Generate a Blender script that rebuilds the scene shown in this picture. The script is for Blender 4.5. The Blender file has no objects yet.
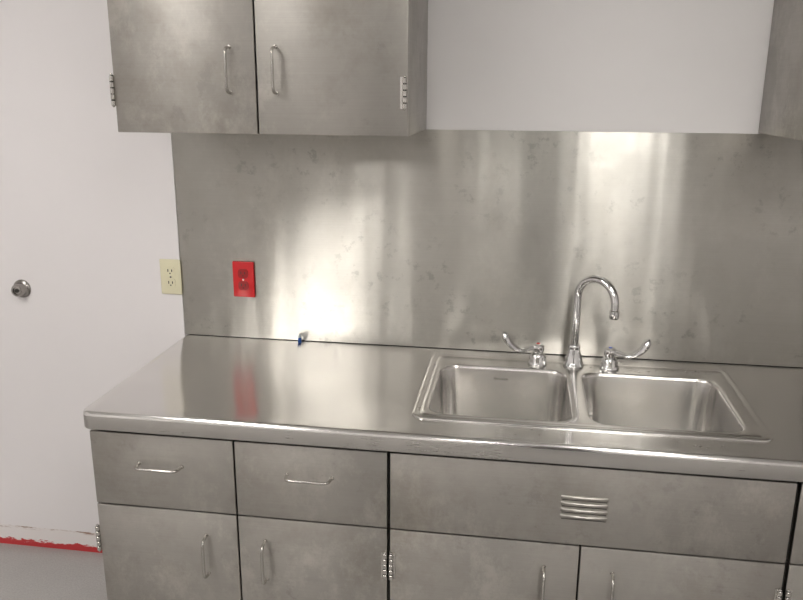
import bpy, bmesh, math, random
from mathutils import Vector, Matrix
import numpy as np
S=bpy.context.scene
COL=S.collection
# ---------------------------------------------------------------- materials
def newmat(n):
    m=bpy.data.materials.new(n);m.use_nodes=True
    nt=m.node_tree;b=nt.nodes["Principled BSDF"];return m,nt,b
def N(nt,t,**k):
    n=nt.nodes.new(t)
    for a,v in k.items(): setattr(n,a,v)
    return n
def L(nt,a,b): nt.links.new(a,b)
def noise(nt,vec,scale,detail=4,rough=.6,dist=0):
    n=N(nt,"ShaderNodeTexNoise");n.inputs["Scale"].default_value=scale
    n.inputs["Detail"].default_value=detail;n.inputs["Roughness"].default_value=rough
    n.inputs["Distortion"].default_value=dist
    L(nt,vec,n.inputs["Vector"]);return n.outputs["Fac"]
def mapping(nt,src,scale,loc=(0,0,0)):
    m=N(nt,"ShaderNodeMapping");m.inputs["Scale"].default_value=scale;m.inputs["Location"].default_value=loc
    L(nt,src,m.inputs["Vector"]);return m.outputs["Vector"]
def mrange(nt,v,a,b,c,d):
    m=N(nt,"ShaderNodeMapRange");L(nt,v,m.inputs[0])
    for i,x in zip((1,2,3,4),(a,b,c,d)): m.inputs[i].default_value=x
    return m.outputs[0]
def math2(nt,op,a,b):
    m=N(nt,"ShaderNodeMath",operation=op)
    for i,x in ((0,a),(1,b)):
        if isinstance(x,(int,float)): m.inputs[i].default_value=x
        else: L(nt,x,m.inputs[i])
    return m.outputs[0]
def mixc(nt,f,a,b):
    m=N(nt,"ShaderNodeMix",data_type='RGBA')
    if isinstance(f,(int,float)): m.inputs[0].default_value=f
    else: L(nt,f,m.inputs[0])
    for i,x in ((6,a),(7,b)):
        if isinstance(x,tuple): m.inputs[i].default_value=(*x,1)
        else: L(nt,x,m.inputs[i])
    return m.outputs[2]
def steel(name,c1,c2,r1,r2,aniso,grain,smudge=3.0,blotch=0.0,gamt=.22,wave=None,spots=0):
    m,nt,b=newmat(name)
    tc=N(nt,"ShaderNodeTexCoord").outputs["Object"]
    b.inputs["Metallic"].default_value=1
    n1=noise(nt,tc,smudge,6,.62,0)
    f=mrange(nt,n1,.36,.66,0,1)
    g=noise(nt,mapping(nt,tc,grain),1.0,3,.7)
    gg=mrange(nt,g,.3,.7,0,1)
    col=mixc(nt,f,c1,c2)
    col=mixc(nt,math2(nt,'MULTIPLY',gg,gamt),col,tuple(x*.72 for x in c1))
    if blotch>0:
        n3=noise(nt,mapping(nt,tc,(1,1,.7)),7.5,10,.78,0)
        bl=mrange(nt,n3,.50,.62,0,blotch)
        n5=noise(nt,mapping(nt,tc,(1,1,1),(3.1,0,1.7)),2.2,2,.5,0)
        bl=math2(nt,'MULTIPLY',bl,mrange(nt,n5,.42,.58,.25,1))
        col=mixc(nt,bl,col,tuple(min(1,x*1.55) for x in c1))
        n4=noise(nt,tc,4.3,6,.72,0)
        bl=mrange(nt,n4,.50,.70,0,blotch*.7)
        col=mixc(nt,bl,col,(c1[0]*.62,c1[1]*.57,c1[2]*.5))
    if spots>0:
        n8=noise(nt,mapping(nt,tc,(1,1,1),(1.3,0,4.4)),22,5,.7,0)
        n9=noise(nt,mapping(nt,tc,(1,1,1),(9.3,0,2.4)),3.0,2,.5,0)
        sp=math2(nt,'MULTIPLY',mrange(nt,n8,.56,.64,0,spots),mrange(nt,n9,.45,.58,0,1))
        col=mixc(nt,sp,col,tuple(x*.6 for x in c1))
    n2=noise(nt,tc,smudge*2.3,7,.68,0)
    rr=mrange(nt,n2,.3,.7,r1,r2)
    rr=math2(nt,'ADD',rr,math2(nt,'MULTIPLY',gg,.03))
    L(nt,col,b.inputs["Base Color"])
    L(nt,rr,b.inputs["Roughness"])
    b.inputs["Anisotropic"].default_value=aniso
    t=N(nt,"ShaderNodeTangent",direction_type='UV_MAP',uv_map="UVMap")
    L(nt,t.outputs[0],b.inputs["Tangent"])
    if wave:
        wn=noise(nt,mapping(nt,tc,wave[0]),1.0,wave[2],.5,0)
        bp_=N(nt,"ShaderNodeBump");bp_.inputs["Strength"].default_value=1;bp_.inputs["Distance"].default_value=wave[1]
        L(nt,wn,bp_.inputs["Height"]);L(nt,bp_.outputs[0],b.inputs["Normal"])
    return m
GX=(3,3,600)
M_splash=steel("brushed_steel_backsplash",(.52,.505,.465),(.58,.565,.525),.29,.42,.94,GX,3.0,.26,.22,((5.5,1,.35),.006,2.0),.5)
M_counter=steel("brushed_steel_counter",(.74,.725,.71),(.78,.765,.745),.16,.20,.80,(3,600,3),3.5,0,.10,None)
M_edge=steel("steel_counter_edge_shaded",(.52,.505,.485),(.56,.545,.52),.25,.30,.30,GX,3.5,0,.08)  # counter steel copied darker; dim reflection of the front face put into colour
M_cab=steel("aged_steel_cabinet",(.375,.358,.33),(.45,.43,.40),.35,.45,.6,GX,3.0,.50,.20,((2.5,1,2.5),.002,2),.3)
M_sink=steel("sink_satin_steel",(.70,.685,.66),(.76,.74,.72),.20,.26,.6,(3,3,3),4,0,.05)
def simple(name,col,rough=.5,metal=0,noise_amt=0,ns=20):
    m,nt,b=newmat(name)
    b.inputs["Roughness"].default_value=rough;b.inputs["Metallic"].default_value=metal
    tc=N(nt,"ShaderNodeTexCoord").outputs["Object"]
    f=mrange(nt,noise(nt,tc,ns,4,.6),.3,.7,0,1)
    L(nt,mixc(nt,f,tuple(c*(1-noise_amt) for c in col),col),b.inputs["Base Color"])
    return m
M_wall=simple("white_wall_paint",(.81,.79,.785),.55,0,.03,3)
M_door=simple("white_door_paint",(.81,.78,.785),.4,0,.03,2.5)
M_ceil=simple("ceiling_white",(.8,.8,.78),.8,0,.04,30)
M_chrome=simple("chrome",(.80,.80,.80),.06,1,.03)
M_satin=simple("satin_metal",(.55,.53,.50),.24,1,.08)
M_hinge=simple("hinge_metal",(.60,.58,.55),.25,1,.08)
M_vent=simple("vent_metal",(.42,.40,.37),.4,1,.08)
M_knob=simple("knob_metal",(.40,.38,.36),.25,1,.1)
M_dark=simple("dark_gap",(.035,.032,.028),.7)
M_blocker=simple("blocker_dark",(.035,.028,.022),.5,0,.1)  # dark finish of the added reflection blocker
M_ivory=simple("ivory_plastic",(.74,.70,.50),.35,0,.02)
M_red=simple("red_plastic",(.60,.012,.016),.3,0,.03)
M_reddark=simple("red_plastic_inner",(.33,.006,.008),.35,0,.03)
M_blue=simple("blue_plastic",(.015,.07,.26),.3)
M_whitep=simple("white_plastic",(.50,.56,.60),.3)
M_hot=simple("hot_index_red",(.6,.02,.02),.3)
M_cold=simple("cold_index_blue",(.03,.08,.45),.3)
M_doorback=simple("reflection_door_dark",(.10,.085,.075),.5,0,.1)
M_water=simple("water",(1,1,1),.02)
_b=M_water.node_tree.nodes["Principled BSDF"];_b.inputs["Transmission Weight"].default_value=1;_b.inputs["IOR"].default_value=1.33
def floor_mat():
    m,nt,b=newmat("grey_vinyl_floor")
    tc=N(nt,"ShaderNodeTexCoord").outputs["Object"]
    f=mrange(nt,noise(nt,tc,180,3,.8),.35,.65,0,1)
    c=mixc(nt,f,(.35,.335,.325),(.45,.435,.42))
    g=mrange(nt,noise(nt,tc,4,5,.7),.4,.7,0,.35)
    L(nt,mixc(nt,g,c,(.32,.30,.29)),b.inputs["Base Color"]);b.inputs["Roughness"].default_value=.4
    return m
M_floor=floor_mat()
def base_mat():
    m,nt,b=newmat("kick_strip_paint")
    tc=N(nt,"ShaderNodeTexCoord").outputs["Object"]
    sx=N(nt,"ShaderNodeSeparateXYZ");L(nt,tc,sx.inputs[0]);z=sx.outputs["Z"]
    n=noise(nt,mapping(nt,tc,(14,14,40)),1,6,.75)
    zz=math2(nt,'ADD',z,math2(nt,'MULTIPLY',math2(nt,'SUBTRACT',n,.5),.06))
    red=mrange(nt,zz,.026,.023,0,1)
    n2=noise(nt,mapping(nt,tc,(10,10,60)),1,7,.8)
    rust=math2(nt,'MULTIPLY',mrange(nt,n2,.50,.60,0,1),mrange(nt,z,.066,.076,0,1))
    c=mixc(nt,rust,(.78,.74,.73),(.26,.13,.075))
    c=mixc(nt,red,c,(.50,.035,.04))
    L(nt,c,b.inputs["Base Color"]);b.inputs["Roughness"].default_value=.5
    return m
M_base=base_mat()
def emis(n,c,s):
    m,nt,b=newmat(n);b.inputs["Emission Color"].default_value=(*c,1);b.inputs["Emission Strength"].default_value=s
    b.inputs["Base Color"].default_value=(.8,.8,.8,1);return m
M_lamp=emis("lamp_diffuser",(1,.97,.93),20.5)
M_lamp2=emis("lamp_diffuser_dim",(1,.97,.93),13.5)  # weaker emission for one fixture, tames its hot spot on the backsplash
# ---------------------------------------------------------------- mesh helpers
def boxuv(me):
    uv=me.uv_layers.get("UVMap") or me.uv_layers.new(name="UVMap")
    for p in me.polygons:
        n=p.normal
        for li in p.loop_indices:
            v=me.vertices[me.loops[li].vertex_index].co
            if abs(n.z)>.7: uv.data[li].uv=(v.y,v.x)
            elif abs(n.y)>=abs(n.x): uv.data[li].uv=(v.z,v.x)
            else: uv.data[li].uv=(v.z,v.y)
def finish(bm,name,mats,parent=None,smooth=False,bevel=0,seg=2):
    me=bpy.data.meshes.new(name)
    if bevel:
        es=[e for e in bm.edges if len(e.link_faces)==2 and e.calc_face_angle(0)>.6]
        bmesh.ops.bevel(bm,geom=es,offset=bevel,segments=seg,affect='EDGES',profile=.5,clamp_overlap=True)
    bmesh.ops.recalc_face_normals(bm,faces=bm.faces)
    bm.to_mesh(me);bm.free()
    for m in (mats if isinstance(mats,(list,tuple)) else [mats]): me.materials.append(m)
    if smooth or bevel:
        for p in me.polygons: p.use_smooth=True
        try: me.set_sharp_from_angle(angle=math.radians(35))
        except Exception: pass
    boxuv(me)
    o=bpy.data.objects.new(name,me);COL.objects.link(o)
    if parent: o.parent=parent
    return o
def addbox(bm,x0,x1,y0,y1,z0,z1,mi=0):
    r=bmesh.ops.create_cube(bm,size=1,matrix=Matrix.Translation(((x0+x1)/2,(y0+y1)/2,(z0+z1)/2))@Matrix.Diagonal((abs(x1-x0),abs(y1-y0),abs(z1-z0),1)))
    for f in {f for v in r['verts'] for f in v.link_faces}: f.material_index=mi
def box(name,x0,x1,y0,y1,z0,z1,mat,parent=None,bevel=0,seg=2):
    bm=bmesh.new();addbox(bm,x0,x1,y0,y1,z0,z1);return finish(bm,name,mat,parent,bevel=bevel,seg=seg)
def empty(name,loc=(0,0,0)):
    e=bpy.data.objects.new(name,None);e.empty_display_size=.1;COL.objects.link(e);return e
def lathe(bm,prof,M,seg=32,mi=0):
    rings=[]
    for r,z in prof:
        if r<1e-6: rings.append([bm.verts.new(M@Vector((0,0,z)))])
        else: rings.append([bm.verts.new(M@Vector((r*math.cos(2*math.pi*i/seg),r*math.sin(2*math.pi*i/seg),z))) for i in range(seg)])
    for a,b in zip(rings,rings[1:]):
        if len(a)==1 and len(b)==1: continue
        for i in range(seg):
            j=(i+1)%seg
            if len(a)==1: f=bm.faces.new((a[0],b[i],b[j]))
            elif len(b)==1: f=bm.faces.new((a[i],b[0],a[j]))
            else: f=bm.faces.new((a[i],b[i],b[j],a[j]))
            f.material_index=mi
def tube(bm,pts,rad,seg=14,mi=0,cap=True):
    pts=[Vector(p) for p in pts];n=len(pts);rads=rad if isinstance(rad,(list,tuple)) else [rad]*n
    ref=None;rings=[]
    for i,p in enumerate(pts):
        t=(pts[min(i+1,n-1)]-pts[max(i-1,0)]).normalized()
        if ref is None:
            ref=t.orthogonal().normalized()
        ref=(ref-t*ref.dot(t)).normalized();bn=t.cross(ref)
        rings.append([bm.verts.new(p+rads[i]*(math.cos(2*math.pi*k/seg)*ref+math.sin(2*math.pi*k/seg)*bn)) for k in range(seg)])
    for a,b in zip(rings,rings[1:]):
        for k in range(seg):
            f=bm.faces.new((a[k],b[k],b[(k+1)%seg],a[(k+1)%seg]));f.material_index=mi
    if cap:
        for r in (rings[0],rings[-1]):
            f=bm.faces.new(r);f.material_index=mi
def rrect(x0,x1,y0,y1,r,seg=8):
    out=[]
    for cx,cy,a0 in ((x1-r,y1-r,0),(x0+r,y1-r,90),(x0+r,y0+r,180),(x1-r,y0+r,270)):
        for i in range(seg+1):
            a=math.radians(a0+90*i/seg);out.append((cx+r*math.cos(a),cy+r*math.sin(a)))
    return out
def roundpath(pts,r,seg=6):
    pts=[Vector(p) for p in pts];out=[pts[0]]
    for a,b,c in zip(pts,pts[1:],pts[2:]):
        d1=(a-b).normalized();d2=(c-b).normalized()
        p1=b+d1*r;p2=b+d2*r
        for i in range(seg+1):
            t=i/seg;out.append(p1*(1-t)**2+b*2*t*(1-t)+p2*t*t)
    out.append(pts[-1]);return out
# ---------------------------------------------------------------- room
XL,XR,YB,H=-2.3,3.5,-6.0,2.65
box("floor",XL-.1,XR+.1,YB-.1,.1,-.1,0,M_floor)
box("ceiling",XL-.1,XR+.1,YB-.1,.1,H,H+.1,M_ceil)
box("wall_back",XL-.1,XR+.1,0,.1,0,H,M_wall)
box("wall_left",XL-.1,XL,YB,0,0,H,M_wall)
box("wall_right",XR,XR+.1,YB,0,0,H,M_wall)
box("wall_front",XL-.1,XR+.1,YB-.1,YB,0,H,M_wall)
box("baseboard_back",XL,.005,-.0035,-.0003,0,.080,M_base)
d=empty("door_1")
box("slab",-1.15,-.0015,-.0045,-.0003,.0805,2.1,M_door,d)
k=empty("door_knob")
bm=bmesh.new()
Mk=Matrix.Translation((-.563,-.0046,.981))@Matrix.Rotation(math.radians(90),4,'X')
lathe(bm,[(0,0),(.031,0),(.031,.004),(.028,.008),(.022,.010),(.0205,.014),(.0205,.030),(.018,.034),(.012,.035),(.0105,.031),(.0,.031)],Mk,40)
finish(bm,"knob_body",M_knob,k,smooth=True)
bm=bmesh.new();lathe(bm,[(0,.0312),(.007,.0312),(.0065,.034),(0,.0345)],Mk,20);addbox(bm,-.564,-.562,-.0405,-.036,.977,.985)
finish(bm,"keyhole",M_dark,k,smooth=True)
d2=empty("reflection_door")  # unseen dark door, added to vary what the steel reflects
box("slab",.62,1.52,YB+.001,YB+.04,0,2.05,M_doorback,d2,bevel=.003)
bm=bmesh.new();addbox(bm,.55,.62,YB+.001,YB+.05,0,2.12);addbox(bm,1.52,1.59,YB+.001,YB+.05,0,2.12);addbox(bm,.55,1.59,YB+.001,YB+.05,2.05,2.12)
finish(bm,"frame",M_doorback,d2)
# added locker-shaped blocker behind the camera, darkens a band of the backsplash reflection
lk=empty("reflection_blocker")
box("body",1.02,1.40,-3.25,-2.85,.06,2.15,M_blocker,lk,bevel=.004)
box("blocker_front",1.035,1.385,-2.849,-2.835,.10,2.12,M_blocker,lk,bevel=.003)
box("plinth",1.04,1.38,-3.23,-2.87,0,.06,M_dark,lk)
box("latch",1.345,1.36,-2.834,-2.815,1.0,1.12,M_satin,lk,bevel=.003)
def fixture(x,y,w,l,mt=M_lamp):
    e=empty("ceiling_light")
    bm=bmesh.new()
    t=.02
    addbox(bm,x-w/2-t,x-w/2,y-l/2-t,y+l/2+t,H-.05,H-.0005);addbox(bm,x+w/2,x+w/2+t,y-l/2-t,y+l/2+t,H-.05,H-.0005)
    addbox(bm,x-w/2,x+w/2,y-l/2-t,y-l/2,H-.05,H-.0005);addbox(bm,x-w/2,x+w/2,y+l/2,y+l/2+t,H-.05,H-.0005)
    finish(bm,"housing",M_ceil,e)
    box("diffuser",x-w/2,x+w/2,y-l/2,y+l/2,H-.035,H-.005,mt,e)
fixture(-.55,-1.9,.40,1.2)
fixture(1.54,-2.1,.38,1.2,M_lamp2)
fixture(-1.15,-4.4,.40,1.2)
fixture(.55,-4.4,.30,1.2)
fixture(1.98,-4.4,.50,1.2)
# ---------------------------------------------------------------- backsplash
box("backsplash_panel",0,2.6,-.0045,-.0005,.8525,1.517,M_splash,bevel=.0012)
# ---------------------------------------------------------------- countertop with sink cut-out
T=.85
bm=bmesh.new()
hole=rrect(.84,1.65,-.53,-.08,.04,6)
def ring(pts,z): return [bm.verts.new((x,y,z)) for x,y in pts]
def outline(dd):
    r=.03-dd if dd<.03 else .002
    o=rrect(dd,2.6,-.646+dd,-.001,max(r,.002),8)
    return [(2.6,-.001),(dd,-.001)]+o[18:27]+[(2.6,-.646+dd)]
prof=[(.014,.804),(.003,.804),(.001,.8045),(0,.806),(0,.840),(.0008,.8445),(.003,.8482),(.0065,.8508),(.010,.8515),(.013,.8510),(.016,.85)]
rings=[ring(outline(dd),z) for dd,z in prof]
for ri,(a,b) in enumerate(zip(rings,rings[1:])):
    n=len(a)
    for i in range(n):
        j=(i+1)%n
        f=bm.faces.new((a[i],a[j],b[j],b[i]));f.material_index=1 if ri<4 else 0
h=ring(hole,T)
es=[]
for R in (rings[-1],h):
    for i in range(len(R)):
        v1,v2=R[i],R[(i+1)%len(R)]
        e=bm.edges.get((v1,v2)) or bm.edges.new((v1,v2));es.append(e)
bmesh.ops.triangle_fill(bm,use_beauty=True,use_dissolve=False,edges=es)
h2=ring(hole,.82)
for i in range(len(h)):
    j=(i+1)%len(h);bm.faces.new((h[i],h2[i],h2[j],h[j]))
finish(bm,"countertop",[M_counter,M_edge],smooth=True)
# ---------------------------------------------------------------- double sink
sx0,sx1,sy0,sy1=.8205,1.672,-.550,-.064
sink=empty("double_sink")
bm=bmesh.new()
def ring(pts,z): return [bm.verts.new((x,y,z)) for x,y in pts]
def bridge(a,b):
    for i in range(len(a)):
        j=(i+1)%len(a);bm.faces.new((a[i],a[j],b[j],b[i]))
oprof=[(0,.8502),(.0005,.8525),(.003,.8545),(.007,.8555),(.011,.8550),(.015,.8538),(.019,.8534),(.021,.8538),(.024,.8553)]
R=[ring(rrect(sx0+d_,sx1-d_,sy0+d_*.9,sy1-d_,max(.038-d_,.01),10),z) for d_,z in oprof]
for a,b in zip(R,R[1:]): bridge(a,b)
es=[]
def edgeloop(Rg):
    for i in range(len(Rg)):
        v1,v2=Rg[i],Rg[(i+1)%len(Rg)]
        es.append(bm.edges.get((v1,v2)) or bm.edges.new((v1,v2)))
edgeloop(R[-1])
basins=[(.853,1.221),(1.252,1.622)]
bp=[(0,.8553,.055),(.003,.8543,.053),(.006,.851,.05),(.0075,.844,.05),(.012,.77,.05),(.018,.70,.05),(.022,.685,.05),(.032,.672,.045),(.048,.666,.04),(.11,.662,.03)]
bys0,bys1=-.524,-.152
for bx0,bx1 in basins:
    rr=[ring(rrect(bx0+d_,bx1-d_,bys0+d_,bys1-d_,r,8),z) for d_,z,r in bp]
    for a,b in zip(rr,rr[1:]): bridge(a,b)
    bm.faces.new(rr[-1])
    edgeloop(rr[0])
bmesh.ops.triangle_fill(bm,use_beauty=True,use_dissolve=False,edges=es)
finish(bm,"bowls_and_rim",M_sink,sink,smooth=True)
for i,(bx0,bx1) in enumerate(basins):
    bm=bmesh.new();cx=(bx0+bx1)/2;cy=-.33
    lathe(bm,[(0,.001),(.022,.001),(.030,.003),(.038,.006),(.044,.0065),(.046,.003),(.046,0)],Matrix.Translation((cx,cy,.662)),32)
    finish(bm,"strainer_%d"%(i+1),M_satin,sink,smooth=True)
    bm=bmesh.new()
    for kx in range(8):
        a=kx*math.pi/4;lathe(bm,[(0,.0032),(.0028,.0032),(.0028,.0022),(0,.0022)],Matrix.Translation((cx+.013*math.cos(a),cy+.013*math.sin(a),.662)),10)
    finish(bm,"strainer_holes_%d"%(i+1),M_dark,sink)
bm=bmesh.new()
for i in range(5): addbox(bm,1.018+i*.007,1.022+i*.007,-.1645,-.1605,.818,.824)
addbox(bm,1.012,1.0155,-.1645,-.1605,.816,.826)
finish(bm,"stamp",M_knob,sink)
# water drops on the sink ledge and counter (one object)
random.seed(4)
bm=bmesh.new()
for i in range(70):
    if i<40: x=random.uniform(1.24,1.62);y=random.uniform(-.135,-.095);z=.8553
    elif i<55: x=random.uniform(1.0,1.55);y=random.uniform(-.60,-.56);z=.85
    else: x=random.uniform(.835,.848);y=random.uniform(-.5,-.1);z=.8538
    if abs(x-1.237)<.04 or abs(x-1.338)<.04: continue
    rr_=random.uniform(.0012,.0034)
    lathe(bm,[(rr_,0),(rr_*.85,rr_*.25),(rr_*.45,rr_*.42),(0,rr_*.48)],Matrix.Translation((x,y,z+.0001))@Matrix.Diagonal((1,random.uniform(.6,1.2),1,1)),10)
finish(bm,"water_drops",M_water,sink,smooth=True)
# ---------------------------------------------------------------- faucet
fa=empty("faucet")
zt=.8557
bm=bmesh.new()
fx,fy=1.237,-.108
lathe(bm,[(0,0),(.029,0),(.030,.003),(.029,.007),(.0265,.010),(.0255,.018),(.022,.032),(.0175,.045),(.0155,.052),(.0175,.054),(.0180,.060),(.0165,.064),(.013,.066),(0,.066)],Matrix.Translation((fx,fy,zt)),40)
dirv=Vector((.78,-.626,0)).normalized();r_=.061
pts=[Vector((fx,fy,zt+.06)),Vector((fx,fy,.97)),Vector((fx,fy,1.058))]
cen=Vector((fx,fy,1.063))+dirv*r_
for i in range(25):
    a=math.pi-math.pi*i/24
    pts.append(cen+dirv*r_*math.cos(a)+Vector((0,0,r_*math.sin(a))))
tip=cen+dirv*r_
pts.append(tip-Vector((0,0,.02)))
tube(bm,pts,.0112,20)
lathe(bm,[(0,.012),(.0112,.012),(.0138,.009),(.0143,-.006),(.0128,-.013),(.010,-.0135),(0,-.0120)],Matrix.Translation(tip-Vector((0,0,.026))),28)
finish(bm,"gooseneck_spout",M_chrome,fa,smooth=True)
def handle(x,y,sg,nm,idx):
    bm=bmesh.new()
    lathe(bm,[(0,0),(.027,0),(.028,.003),(.027,.007),(.0245,.010),(.0235,.020),(.0215,.028),(.0175,.033),(.0145,.036),(.0145,.039),(.0175,.041),(.0185,.050),(.0170,.058),(.011,.0625),(0,.063)],Matrix.Translation((x,y,zt)),36)
    for i in range(8):
        a=i*math.pi/4
        m=Matrix.Translation((x+.0215*math.cos(a),y+.0215*math.sin(a),zt+.018))@Matrix.Rotation(a,4,'Z')@Matrix.Diagonal((.006,.010,.016,1))
        bmesh.ops.create_cube(bm,size=1,matrix=m)
    path=[(.008,.050,.011,.013),(.022,.050,.011,.0125),(.036,.046,.012,.012),(.050,.045,.013,.0125),(.063,.050,.015,.0135),(.075,.059,.017,.015),(.085,.070,.018,.017),(.092,.082,.017,.019),(.096,.092,.014,.018),(.098,.099,.009,.012),(.0985,.103,.004,.006)]
    rings=[]
    n=len(path)
    for i,(dx,dz,hw,ht) in enumerate(path):
        a=path[max(i-1,0)];b=path[min(i+1,n-1)]
        t=Vector((b[0]-a[0],0,b[1]-a[1])).normalized();nn=Vector((-t.z,0,t.x))
        rg=[]
        for k_ in range(14):
            an=2*math.pi*k_/14
            v=Vector((dx,0,dz))+nn*ht*.6*math.sin(an)+Vector((0,1,0))*hw*math.cos(an)
            rg.append(bm.verts.new((x+sg*v.x,y+v.y-dx*.3,zt+v.z)))
        rings.append(rg)
    for a,b in zip(rings,rings[1:]):
        for k_ in range(14): bm.faces.new((a[k_],b[k_],b[(k_+1)%14],a[(k_+1)%14]))
    bm.faces.new(rings[0]);bm.faces.new(rings[-1])
    finish(bm,nm,M_chrome,fa,smooth=True)
    bm=bmesh.new();lathe(bm,[(0,.0645),(.005,.064),(.006,.0615)],Matrix.Translation((x,y,zt)),20);finish(bm,nm+"_index",idx,fa,smooth=True)
handle(1.134,-.112,-1,"handle_hot",M_hot)
handle(1.338,-.116,1,"handle_cold",M_cold)
# ---------------------------------------------------------------- cabinet parts
def pull(name,a,b,depth,parent,r=.0037):
    a=Vector(a);b=Vector(b);o=Vector((0,-depth,0));dd=(b-a).normalized()*.004
    bm=bmesh.new()
    tube(bm,roundpath([a,a+o+dd,b+o-dd,b],.014),r,12)
    for q in (a,b): lathe(bm,[(0,.0018),(.005,.0015),(.0053,0)],Matrix.Translation(q)@Matrix.Rotation(math.radians(90),4,'X'),16)
    finish(bm,name,M_satin,parent,smooth=True)
def hinge(name,x,y,z0,z1,parent,leaf=.014,side=1):
    bm=bmesh.new()
    n=5;h=(z1-z0)/n
    for i in range(n):
        lathe(bm,[(0,0),(.0045,0),(.0058,.0012),(.0058,h-.0030),(.0045,h-.0018),(0,h-.0018)],Matrix.Translation((x,y-.0045,z0+i*h)),16)
    lathe(bm,[(0,-.004),(.003,-.003),(.004,0),(0,0)],Matrix.Translation((x,y-.0045,z0)),12)
    lathe(bm,[(0,0),(.004,0),(.003,.003),(0,.004)],Matrix.Translation((x,y-.0045,z1)),12)
    x2=x+side*leaf
    addbox(bm,min(x,x2),max(x,x2),y-.0022,y+.0005,z0,z1)
    finish(bm,name,M_hinge,parent,smooth=True)
    bm=bmesh.new()
    lathe(bm,[(0,0),(.0034,0),(.0034,z1-z0),(0,z1-z0)],Matrix.Translation((x,y-.0045,z0)),10)
    for i in range(1,n): addbox(bm,x-.0046,x+.0046,y-.0080,y-.002,z0+i*h-.0017,z0+i*h-.0001)
    finish(bm,name+"_pin",M_dark,parent)
def panel(name,x0,x1,z0,z1,yf,parent,t=.02):
    return box(name,x0,x1,yf,yf+t,z0,z1,M_cab,parent,bevel=.0018)
def upper(x0,x1,mid,zb,ztop,yf,handles):
    e=empty("wall_cabinet")
    bm=bmesh.new()
    addbox(bm,x0,x1,yf+.021,-.0055,zb,ztop)
    finish(bm,"carcass",M_cab,e,bevel=.0015)
    panel("door_left",x0,mid-.002,zb+.001,ztop-.002,yf,e)
    panel("door_right",mid+.002,x1,zb+.001,ztop-.002,yf,e)
    box("door_gap",mid-.003,mid+.003,yf+.016,yf+.0215,zb+.002,ztop-.01,M_dark,e)
    for i,x in enumerate(handles): pull("pull_%d"%(i+1),(x,yf,1.617),(x,yf,1.727),.030,e)
    hinge("hinge_left_low",x0-.0045,yf+.003,1.584,1.660,e,.014,1)
    hinge("hinge_right_low",x1-.007,yf,1.583,1.658,e,.012,-1)
    hinge("hinge_left_high",x0-.0045,yf+.003,2.1,2.176,e,.014,1)
    hinge("hinge_right_high",x1-.007,yf,2.1,2.176,e,.012,-1)
upper(.028,.785,.406,1.517,2.30,-.38,(.339,.457))
upper(1.697,2.46,2.08,1.520,2.30,-.38,(2.01,2.15))
YF=-.626
def base(x0,x1):
    e=empty("base_cabinet")
    bm=bmesh.new()
    t=.018
    addbox(bm,x0+.001,x0+t,-.604,-.006,.10,.800);addbox(bm,x1-t,x1-.001,-.604,-.006,.10,.800)
    addbox(bm,x0+t,x1-t,-.604,-.006,.10,.12);addbox(bm,x0+t,x1-t,-.02,-.006,.12,.800)
    addbox(bm,x0+t,x1-t,-.604,-.58,.790,.803)
    finish(bm,"carcass",M_cab,e)
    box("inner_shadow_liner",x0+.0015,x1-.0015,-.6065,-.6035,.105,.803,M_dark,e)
    box("toe_kick",x0+.001,x1-.001,-.55,-.53,0,.10,M_dark,e)
    return e
g=.002;ZT=.7905
e=base(.010,.779)
panel("drawer_left",.0125,.393-g,.5875+g,ZT,YF,e);panel("drawer_right",.393+g,.777,.5875+g,ZT,YF,e)
panel("door_left",.0125,.393-g,.125,.5875-g,YF,e);panel("door_right",.393+g,.777,.125,.5875-g,YF,e)
pull("drawer_pull_1",(.139,YF,.710),(.254,YF,.710),.030,e);pull("drawer_pull_2",(.527,YF,.712),(.641,YF,.712),.030,e)
pull("door_pull_1",(.308,YF,.41),(.308,YF,.522),.030,e);pull("door_pull_2",(.464,YF,.41),(.464,YF,.522),.030,e)
hinge("hinge_1",.0075,YF+.003,.449,.522,e,.014,1);hinge("hinge_2",.7730,YF,.449,.522,e,.010,-1)
e=base(.781,1.704)
panel("false_front",.7845,1.700,.5875+g,ZT,YF,e)
panel("door_left",.7845,1.242-g,.125,.5875-g,YF,e);panel("door_right",1.242+g,1.700,.125,.5875-g,YF,e)
pull("door_pull_1",(1.160,YF,.41),(1.160,YF,.522),.030,e);pull("door_pull_2",(1.320,YF,.41),(1.320,YF,.522),.030,e)
hinge("hinge_1",.7880,YF,.449,.522,e,.010,1);hinge("hinge_2",1.6960,YF,.449,.522,e,.010,-1)
bm=bmesh.new()
for i in range(4):
    zc=.7125-i*.0165;x0,x1=1.190,1.298
    nx=16
    rows=[]
    for a in range(6):
        an=math.pi*a/5
        rows.append([bm.verts.new((x0+(x1-x0)*j/nx, YF-.0055*math.sin(an)*(math.sin(math.pi*j/nx)**.3 if 0<j<nx else 0), zc+.0050*math.cos(an))) for j in range(nx+1)])
    for a,b in zip(rows,rows[1:]):
        for j in range(nx): bm.faces.new((a[j],a[j+1],b[j+1],b[j]))
bmesh.ops.remove_doubles(bm,verts=bm.verts,dist=1e-5)
finish(bm,"vent_louvres",M_vent,e,smooth=True)
bm=bmesh.new()
for i in range(4):
    zc=.7125-i*.0165-.0068;addbox(bm,1.193,1.295,YF-.0006,YF+.0005,zc-.0010,zc+.0010)
finish(bm,"vent_slots",M_dark,e)
e=base(1.706,2.58)
panel("drawer_left",1.709,2.143-g,.5875+g,ZT,YF,e);panel("drawer_right",2.143+g,2.577,.5875+g,ZT,YF,e)
panel("door_left",1.709,2.143-g,.125,.5875-g,YF,e);panel("door_right",2.143+g,2.577,.125,.5875-g,YF,e)
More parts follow.
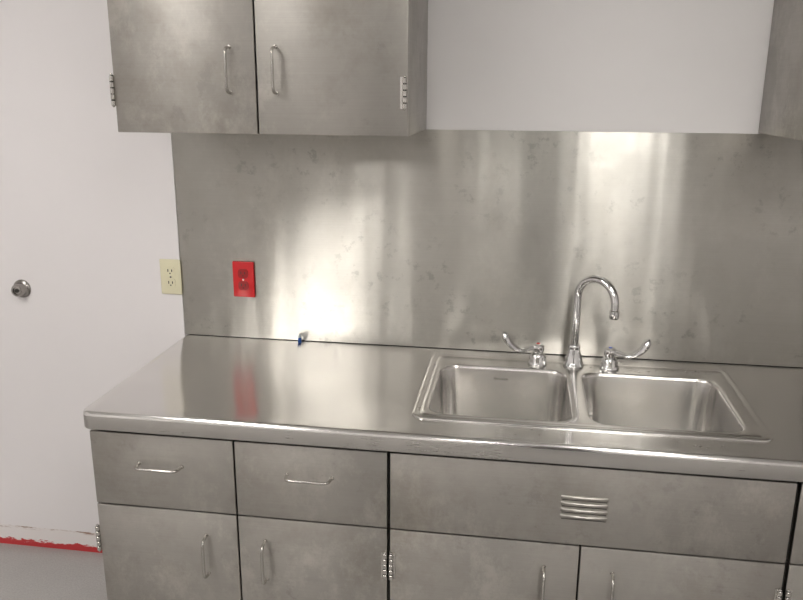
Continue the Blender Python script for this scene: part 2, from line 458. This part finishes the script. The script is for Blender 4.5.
pull("drawer_pull_1",(1.87,YF,.71),(1.985,YF,.71),.03,e);pull("drawer_pull_2",(2.30,YF,.71),(2.415,YF,.71),.03,e)
hinge("hinge_1",1.7135,YF,.449,.522,e,.010,1)
# ---------------------------------------------------------------- outlets
def outlet(cx,cz,y,mp,mi):
    e=empty("electrical_outlet")
    box("cover_plate",cx-.035,cx+.035,y-.006,y,cz-.0575,cz+.0575,mp,e,bevel=.003,seg=3)
    bm=bmesh.new()
    for s in (-1,1):
        pts=rrect(cx-.0165,cx+.0165,cz+s*.0195-.0145,cz+s*.0195+.0145,.010,5)
        a=[bm.verts.new((px,y-.0085,pz)) for px,pz in pts];b=[bm.verts.new((px,y-.0055,pz)) for px,pz in pts]
        bm.faces.new(a)
        for i in range(len(a)): j=(i+1)%len(a);bm.faces.new((a[i],a[j],b[j],b[i]))
    finish(bm,"sockets",mi,e)
    bm=bmesh.new()
    for s in (-1,1):
        z=cz+s*.0195
        addbox(bm,cx-.0078,cx-.0048,y-.0089,y-.0084,z-.002,z+.007);addbox(bm,cx+.0048,cx+.0078,y-.0089,y-.0084,z-.002,z+.006)
        addbox(bm,cx-.002,cx+.002,y-.0089,y-.0084,z-.009,z-.005)
    finish(bm,"slots",M_dark,e)
    bm=bmesh.new();lathe(bm,[(0,.0075),(.003,.007),(.0035,.006)],Matrix.Translation((cx,y,cz))@Matrix.Rotation(math.radians(90),4,'X'),16)
    finish(bm,"screw",M_satin,e,smooth=True)
outlet(-.0335,1.044,-.0047,M_ivory,M_ivory)
outlet(.210,1.046,-.0047,M_red,M_reddark)
bm=bmesh.new()
Mp=Matrix.Translation((.392,-.024,.8570))@Matrix.Rotation(math.radians(-165),4,'Z')@Matrix.Rotation(math.radians(50),4,'X')@Matrix.Scale(1.05,4)
lathe(bm,[(0,-.008),(.0050,-.008),(.0055,-.006),(.0055,.008)],Mp,18,0)
lathe(bm,[(.0055,.008),(.0045,.014),(.003,.022),(0,.023)],Mp,18,1)
finish(bm,"pen_cap",[M_blue,M_whitep],smooth=True)
# ---------------------------------------------------------------- world + camera
w=bpy.data.worlds.new("room_world");S.world=w;w.use_nodes=True
w.node_tree.nodes["Background"].inputs[0].default_value=(.9,.92,1,1);w.node_tree.nodes["Background"].inputs[1].default_value=.05
p=[1.0677,-2.3107,1.6290,.1519,.2629,.0059,782.66]
yaw,pit,rol=p[3:6]
fw=np.array([-np.sin(yaw)*np.cos(pit),np.cos(yaw)*np.cos(pit),-np.sin(pit)])
r=np.cross(fw,[0,0,1]);r/=np.linalg.norm(r);u=np.cross(r,fw)
r2=r*np.cos(rol)+u*np.sin(rol);u2=-r*np.sin(rol)+u*np.cos(rol)
cd=bpy.data.cameras.new("camera");co=bpy.data.objects.new("camera",cd);COL.objects.link(co)
M=Matrix(((r2[0],u2[0],-fw[0],p[0]),(r2[1],u2[1],-fw[1],p[1]),(r2[2],u2[2],-fw[2],p[2]),(0,0,0,1)))
co.matrix_world=M
cd.sensor_fit='HORIZONTAL';cd.sensor_width=36;cd.lens=36*p[6]/803;cd.clip_start=.05
S.camera=co
S.view_settings.view_transform='Standard';S.view_settings.look='None'
